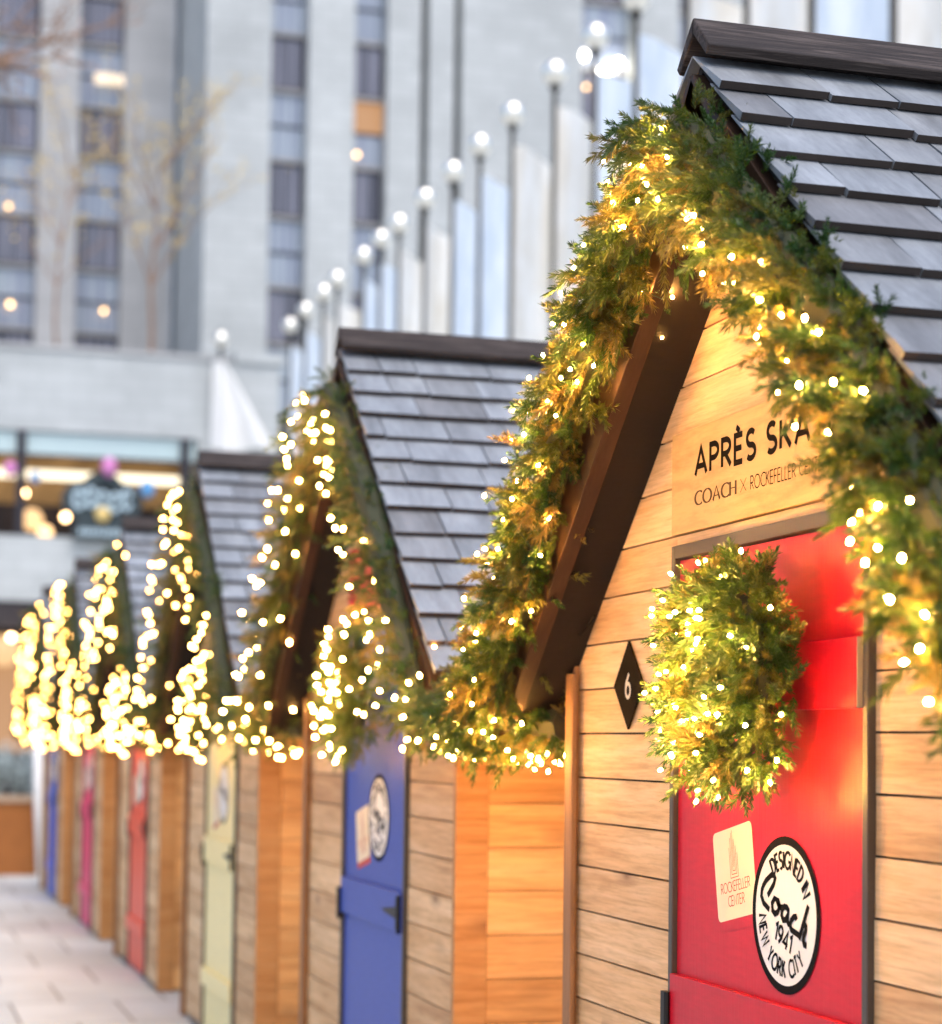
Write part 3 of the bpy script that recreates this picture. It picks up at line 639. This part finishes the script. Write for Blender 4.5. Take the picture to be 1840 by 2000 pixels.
p0 = pole(); fm = ['whiteflag', 'silver', 'silver', 'goldflag', 'goldflag', 'silver', 'silver', 'goldflag', 'goldflag', 'silver', 'silver', 'goldflag', 'goldflag', 'silver', 'silver', 'goldflag', 'goldflag', 'silver', 'goldflag']
protos = {}
cn = {'whiteflag': 'plain white', 'silver': 'silver blue', 'goldflag': 'pale gold'}
for i, (x, y) in enumerate(YP):
    p = p0 if i == 0 else copy_tree(p0); p.location = (x, y, 0)
    where = 'alone beyond the row, left of all others' if i == 0 else '%s from the left of the flagpole row' % ordn[i]
    tag(p, 'dark flagpole with gold ball, ' + where, 'flagpole', 'flagpoles with gold balls')
    if i == 0: f = pennant()
    else: f = flag(M[fm[i]], i + 2, 1.8, 4.6, 1.15, .5, -.86)
    f.location = (x, y, 0); tag(f, '%s flag draped from the %s flagpole from the left' % (cn[fm[i]], ordn[i]), 'flag', 'flags hanging from the flagpoles')

# ---------------------------------------------------------------- tower and podium
def window(par, x0, x1, z0, z1, Y, mat, fr=.07, lamp=None):
    f = MB(); f.box(x0, x1, Y + .02, Y + .10, z1 - fr, z1); f.box(x0, x1, Y + .02, Y + .10, z0, z0 + fr); f.box(x0, x0 + fr, Y + .021, Y + .099, z0 + fr, z1 - fr); f.box(x1 - fr, x1, Y + .021, Y + .099, z0 + fr, z1 - fr)
    o = f.build('window', M['mullion'], par); g = MB(); g.box(x0 + fr, x1 - fr, Y + .06, Y + .09, z0 + fr, z1 - fr, r=random.random()); g.build('pane', mat, o); return o
def tower(name, Y, X0, X1, cols, ztop, pitch, zt, wh, wallmat, label, slots=(), lit={}):
    t = empty(name, ((X0 + X1) / 2, Y, 0)); tag(t, label, 'building'); ox = (X0 + X1) / 2
    w = MB(); xs = X0; BASE = 0.0
    for a, b in sorted(list(cols) + list(slots)):
        w.box(xs - ox, a - ox, 0, 1.6, BASE, ztop); xs = b
    w.box(xs - ox, X1 - ox, 0, 1.6, BASE, ztop); w.box(X0 - ox, X1 - ox, 1.62, 7, BASE, ztop)
    w.build('pier_wall', wallmat, t)
    for a, b in slots:
        s = MB(); s.box(a - ox + .002, b - ox - .002, 1.0, 1.2, BASE, ztop); s.build('recess_panel', M['recess'], t)
    for ci, (a, b) in enumerate(cols):
        z = zt
        while z + wh < ztop - 1: z += pitch
        fl = 0
        while z > 12:
            a_, b_ = a - ox + .005, b - ox - .005
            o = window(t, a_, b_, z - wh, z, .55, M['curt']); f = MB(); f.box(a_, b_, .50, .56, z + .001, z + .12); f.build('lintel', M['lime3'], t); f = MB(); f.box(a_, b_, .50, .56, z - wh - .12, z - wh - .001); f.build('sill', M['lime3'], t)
            s = MB(); zz0, zz1 = z - pitch + .13, z - wh - .13; mid = zz0 + (zz1 - zz0) * .5
            key = lit.get((ci, round(z, 1)))
            s.box(a_, b_, .62, .68, zz0, mid - .04, r=random.random()); s.box(a_, b_, .62, .68, mid + .04, zz1, mi=1 if key else 0, r=random.random()); s.box(a_, b_, .58, .66, mid - .038, mid + .038, mi=2)
            s.build('spandrel', [M['spand'], M['lit_orange'] if key != 'warm' else M['lit_warm'], M['mullion']], t)
            z -= pitch; fl += 1
    return t, ox
tA, oxA = tower('stone_tower', 64, -14, 7.55, [(-4.3, -2.9), (-.9, .5), (1.62, 3.1), (4.38, 5.87)], 46, 3.83, 22.75, 1.6, M['lime2'], 'pale stone tower wing at far left behind the bare trees', lit={(2, 18.9): 'o', (2, 15.1): 'warm', (3, 18.9): 'x'} and {(2, 15.1): 'warm'})
tB, oxB = tower('stone_tower', 58, 7.7, 75, [(10.92 - 1.2, 10.92), (12.39, 13.47), (20.0, 21.78), (23.41, 24.97), (27, 28.5), (31, 32.5), (35, 36.5)], 46, 4.04, 23.84, 1.7, M['lime'], 'tall stone tower with dark window columns rising behind the flagpoles', slots=[(14.56, 14.82), (15.66, 15.92)], lit={(1, 23.8): 'o'})
# lamps seen in windows
def lampobj(px, py, Y, r, label, sz=1.0, mat='lamp', n=1, dx=0):
    e = MB(); P = aty(px, py, Y); r *= .75; e.ball((0, 0, 0), r, 12, 8, sz=sz)
    for i in range(1, n): q = aty(px + dx * i, py - dx * .55 * i, Y) - P; e.ball(q, r, 12, 8, sz=sz)
    o = e.build('window_lamp', M[mat], smooth=True); o.location = P; tag(o, label, 'lamp', 'lamps glowing in the tower windows')
lampobj(1140, 108, 58.3, .16, 'small round white lamp on the tower left of the gold balls', mat='lamp_hot')
lampobj(1178, 140, 58.3, .17, 'elongated bright lamp cluster beside the nearest gold balls', mat='lamp_hot', n=4, dx=10)
lampobj(1145, 170, 58.3, .08, 'faint warm lamp low beside the flagpole', mat='lamp')
lampobj(20, 594, 64.3, .11, 'warm lamp low in the leftmost tower window'); lampobj(203, 607, 64.3, .09, 'warm lamp low in the second tower window column')
lampobj(17, 402, 64.3, .10, 'yellow lamp halfway up the leftmost tower window'); lampobj(697, 302, 58.3, .09, 'pale yellow lamp under the orange lit window')
e = MB(); P = aty(215, 155, 64.3); e.box(-.5, .5, -.05, .05, -.16, .16); o = e.build('ceiling_light', emis('panel_light', (1, .8, .6), .75)); o.location = P; tag(o, 'flat warm ceiling light seen in an upper tower window', 'light')
# podium
pd = empty('stone_podium', (0, 50, 0)); tag(pd, 'low stone podium with a glazed lit shop band in front of the tower', 'building')
w = MB(); PX0, PX1 = -20.0, 8.61
w.box(PX0, PX1, 0, 7.6, 9.62, 11.75); w.box(PX0, PX1, 0, 7.6, 5.15, 6.85); w.box(6.46, PX1, .001, 7.6, 6.85, 9.62); w.box(PX0, -14, .001, 7.6, 0, 9.62)
w.box(7.4, PX1 + .1, -.1, 1.0, 11.75, 12.05); w.build('parapet_wall', M['lime'], pd)
w = MB(); w.box(PX0, 7.3, -.06, 1.0, 11.75, 11.87); w.build('coping', M['lime2'], pd)
w = MB(); w.box(-14, 6.46, 3.4, 3.6, 6.85, 9.62); w.box(-14, 8.6, 3.4, 3.6, 0, 5.15, mi=1); w.box(-14, 6.4, .3, 3.4, 6.80, 6.9, mi=1); w.build('shop_interior', [M['shopback'], M['dark']], pd)
w = MB(); w.box(-14, 6.4, .12, .16, 9.02, 9.60); w.build('transom', M['teal'], pd)
w = MB(); w.box(-14, 6.4, .05, .2, 9.60, 9.72); w.box(-14, 6.4, .05, .2, 8.96, 9.01)
for x in (-10, -6, -2.2, 1.83, 6.1): w.box(x - .12, x + .12, .0, .22, 6.86, 9.6)
w.build('shop_mullions', M['mullion'], pd)
w = MB(); w.box(-14, 6.4, 2.6, 3.0, 8.72, 8.92); w.build('strip_light', M['strip'], pd)
w = MB(); w.box(-14, 6.3, 2.0, 3.3, 6.9, 7.9); w.build('shop_counter', M['dark'], pd)
w = MB(); w.box(-14, 8.6, .05, .4, 4.45, 5.149); w.build('awning_band', M['dark'], pd)
w = MB()
for x in (-6, -3.5, -1.5, .9): w.box(x, x + 1.6, 1.2, 1.3, 1.2, 4.3)
w.build('lit_display', M['lit_orange'], pd)
def shoplamp(px, py, Y, r, st, label):
    e = MB(); e.ball((0, 0, 0), r, 12, 8); o = e.build('shop_lamp', emis('shop_lamp_glow', (1, .6, .28), st), smooth=True); o.location = aty(px, py, Y); tag(o, label, 'lamp', 'lamps glowing inside the shop')
shoplamp(45, 963, 50.9, .10, 22, 'round warm lamp at the left end of the shop band'); shoplamp(128, 1010, 50.9, .10, 8, 'dim warm lamp just left of the round shop sign')
shoplamp(62, 1015, 51.5, .30, .8, 'large soft orange lamp low in the shop window'); shoplamp(88, 1040, 51.2, .2, 1.6, 'small orange lamp under the large soft one')
shoplamp(22, 1245, 49.6, .08, 14, 'small warm lamp left of the farthest garland'); shoplamp(8, 1270, 50.5, .42, .5, 'broad orange glow lamp at the left frame edge')
for px, py, mt, lb, r in ((213, 912, 'pinkb', 'pink balloon over the round shop sign', .28), (288, 955, 'blueb', 'blue balloon right of the round shop sign', .26), (69, 932, 'blueb', 'small blue balloon at left in the shop window', .17), (20, 915, 'pinkb', 'pink balloon at the left edge of the shop', .22)):
    e = MB(); r *= .75; e.ball((0, 0, 0), r, 16, 12, sz=1.2); e.tube([(0, 0, -r * 1.15), (0, 0, -r * 1.3)], [.02, .04], 6); o = e.build('balloon', M[mt], smooth=True); o.location = aty(px, py, 49.6); tag(o, lb, 'balloon', 'balloons in the shop window')
sg = empty('shop_sign', aty(200, 985, 49.7)); tag(sg, 'dark round shop sign with pale blue lettering and yellow emblem', 'sign')
e = MB()
for dx, dz, r in ((-.55, .1, .5), (0, .25, .62), (.55, .1, .5), (0, -.2, .7)):
    e.v += [(dx + r * math.cos(a), (.0 if s else .08) + dx * .002, dz + r * math.sin(a)) for s in (0, 1) for a in np.linspace(0, 2 * PI, 24, endpoint=False)]
    i = len(e.v) - 48; e.rn += [0] * 48; e.f.append(tuple(range(i + 24, i + 48))); e.mi.append(0); e.f += [(i + j, i + (j + 1) % 24, i + 24 + (j + 1) % 24, i + 24 + j) for j in range(24)]; e.mi += [0] * 24
e.box(-.75, .75, -.01, .06, -.95, -.55); e.build('sign_board', M['signdark'], sg)
e = MB()
for i in range(5): e.tube([(-.62 + .31 * i + .12 * math.cos(a), -.05, .1 + .06 * math.sin(i * 1.7) + .23 * math.sin(a)) for a in np.linspace(.4, 5.9, 14)], .055, 6)
e.build('sign_lettering', M['signpale'], sg); e = MB()
for i in range(9): e.box(-.58 + i * .13, -.5 + i * .13, -.05, -.02, -.82, -.66)
e.build('small_lettering', M['signpale'], sg)
e = MB(); e.ball((0, -.06, -.28), .2, 12, 8); e.build('sign_emblem', M['signyel'], sg)

# ---------------------------------------------------------------- trees
def tree(name, base, hgt, seed, leaf, label, nleaf=260, spread=.26, lean=(0, 0), trunk0=.12, lr=.085, targets=None):
    rs = random.Random(seed); t = empty(name, base); tag(t, label, 'tree', 'bare young trees on the terrace' if targets is None else None)
    tr = MB(); tips = []
    def grow(p, d, L, r, lev):
        pts = [p]; q = p.copy(); dd = d.copy()
        for i in range(5):
            dd = (dd + Vector((rs.gauss(0, .09), rs.gauss(0, .09), .03 if lev else 0))).normalized(); q = q + dd * L / 5; pts.append(q.copy())
            if lev < 3 and (lev > 0 or i >= 1):
                for _ in range(2 if lev == 0 else 1):
                    a = rs.uniform(0, 6.28); side = Vector((math.cos(a), math.sin(a), 0)); nd = (dd * 1.0 + side * rs.uniform(.45, .8)).normalized(); grow(q.copy(), nd, L * rs.uniform(.38, .55), r * .45, lev + 1)
            if lev >= 2: tips.append(q.copy())
        tr.tube(pts, [r * (1 - .75 * i / 5) for i in range(6)], 6 if lev < 2 else 4)
    if targets is None: grow(Vector((0, 0, 0)), Vector((lean[0], lean[1], 1)).normalized(), hgt, trunk0, 0)
    else:
        tr.tube([(0, 0, 0), (.1, 0, 4), (.3, 0, 8.5)], [.2, .16, .11], 8)
        for tg in targets:
            a = Vector((.3, 0, 7.5 + rs.random())); b = Vector(tg) - Vector(base); pts = [a.lerp(b, i / 6) + Vector((0, 0, .5 * math.sin(i / 6 * PI))) for i in range(7)]; tr.tube(pts, [.06 - .007 * i for i in range(7)], 6)
            for i in range(2, 7):
                for _ in range(3): grow(pts[i].copy(), Vector((rs.uniform(.1, 1), rs.uniform(-.5, .5), rs.uniform(-.6, .8))).normalized(), rs.uniform(.5, .9), .02, 2)
    tr.build('trunk', M['bark'], t); lf = MB()
    for _ in range(nleaf):
        p = rs.choice(tips) + Vector((rs.gauss(0, .05), rs.gauss(0, .05), rs.gauss(0, .05))); a = Vector((rs.gauss(0, 1), rs.gauss(0, 1), rs.gauss(0, 1))).normalized(); b = a.orthogonal().normalized()
        r_ = rs.random(); s = lr * rs.uniform(.6, 1.2); lf.face([p, p + a * s + b * s * .5, p + a * s * 2, p + a * s - b * s * .5], r=r_)
    lf.build('crown', M[leaf], t)
tree('bare_tree', (5.35, 51.6, 11.7), 5.8, 4, 'yleaf', 'bare twiggy tree with yellow leaves, in front of the tower corner', 620, trunk0=.075)
tree('bare_tree', (2.85, 51.8, 11.7), 5.6, 9, 'yleaf', 'bare twiggy tree with yellow leaves before the leftmost stone pier', 330, trunk0=.055)
tree('bare_tree', (-.3, 51.8, 11.7), 5.2, 12, 'yleaf', 'bare twiggy tree at the far left edge of the terrace', 100, trunk0=.055)
tree('plaza_tree', (-4.2, 25, 0), 9, 21, 'pleaf', 'tree outside left whose bare leafy branches hang in at the top left', 200, lr=.045, targets=[(-.1, 25, 11.6), (1.2, 25, 11.75), (.5, 25.3, 11.3), (-.2, 24.8, 11.0)])
# ---------------------------------------------------------------- planter at the end of the row
pl = empty('planter', (-2.4, 20.05, 0)); tag(pl, 'long brown planter box behind the farthest hut', 'planter')
w = MB(); w.box(-3, 2.53, 0, .75, .0, .84); w.build('box', M['copper'], pl, bevel=.01); w = MB(); w.box(-3.03, 2.56, -.03, .78, .841, .91); w.build('rim', M['copper2'], pl)
def shrub(x, seed, label):
    rs = random.Random(seed); t = empty('frosted_shrub', (x, 20.42, .88)); tag(t, label, 'shrub', 'frosted shrubs in the brown planter'); f = MB(); tw = MB()
    for _ in range(60):
        a = rs.uniform(0, 6.28); d = Vector((math.cos(a) * .22, math.sin(a) * .22, rs.uniform(.25, .62))); tw.tube([(0, 0, 0), d * .6, d], [.006, .004, .002], 4, cap=False)
        for i in range(26):
            p = d * rs.uniform(.2, 1.05) + Vector((rs.gauss(0, .04), rs.gauss(0, .04), rs.gauss(0, .04))); u = Vector((rs.gauss(0, 1), rs.gauss(0, 1), rs.gauss(0, 1))).normalized(); v = u.orthogonal().normalized(); s = rs.uniform(.015, .03); f.face([p, p + u * s + v * s * .4, p + u * s * 2, p + u * s - v * s * .4], r=rs.random())
    f.build('foliage', M['frost'], t); tw.build('stems', M['frost_dark'], t)
for i, x in enumerate((-.05, -.42, -.80, -1.18)): shrub(x, 40 + i, ['pale frosted shrub nearest the farthest hut', 'second frosted shrub from the huts', 'third frosted shrub, mostly beyond the left edge', 'outermost frosted shrub beyond the left edge'][i])
w = MB(); w.tube([(0, 0, 0), (-.05, 0, .8), (-.09, 0, 1.75)], .055, 8); o = w.build('white_post', M['whitepost'], smooth=True); o.location = (.16, 19.93, 0); tag(o, 'white post leaning between the farthest hut and the planter', 'post')
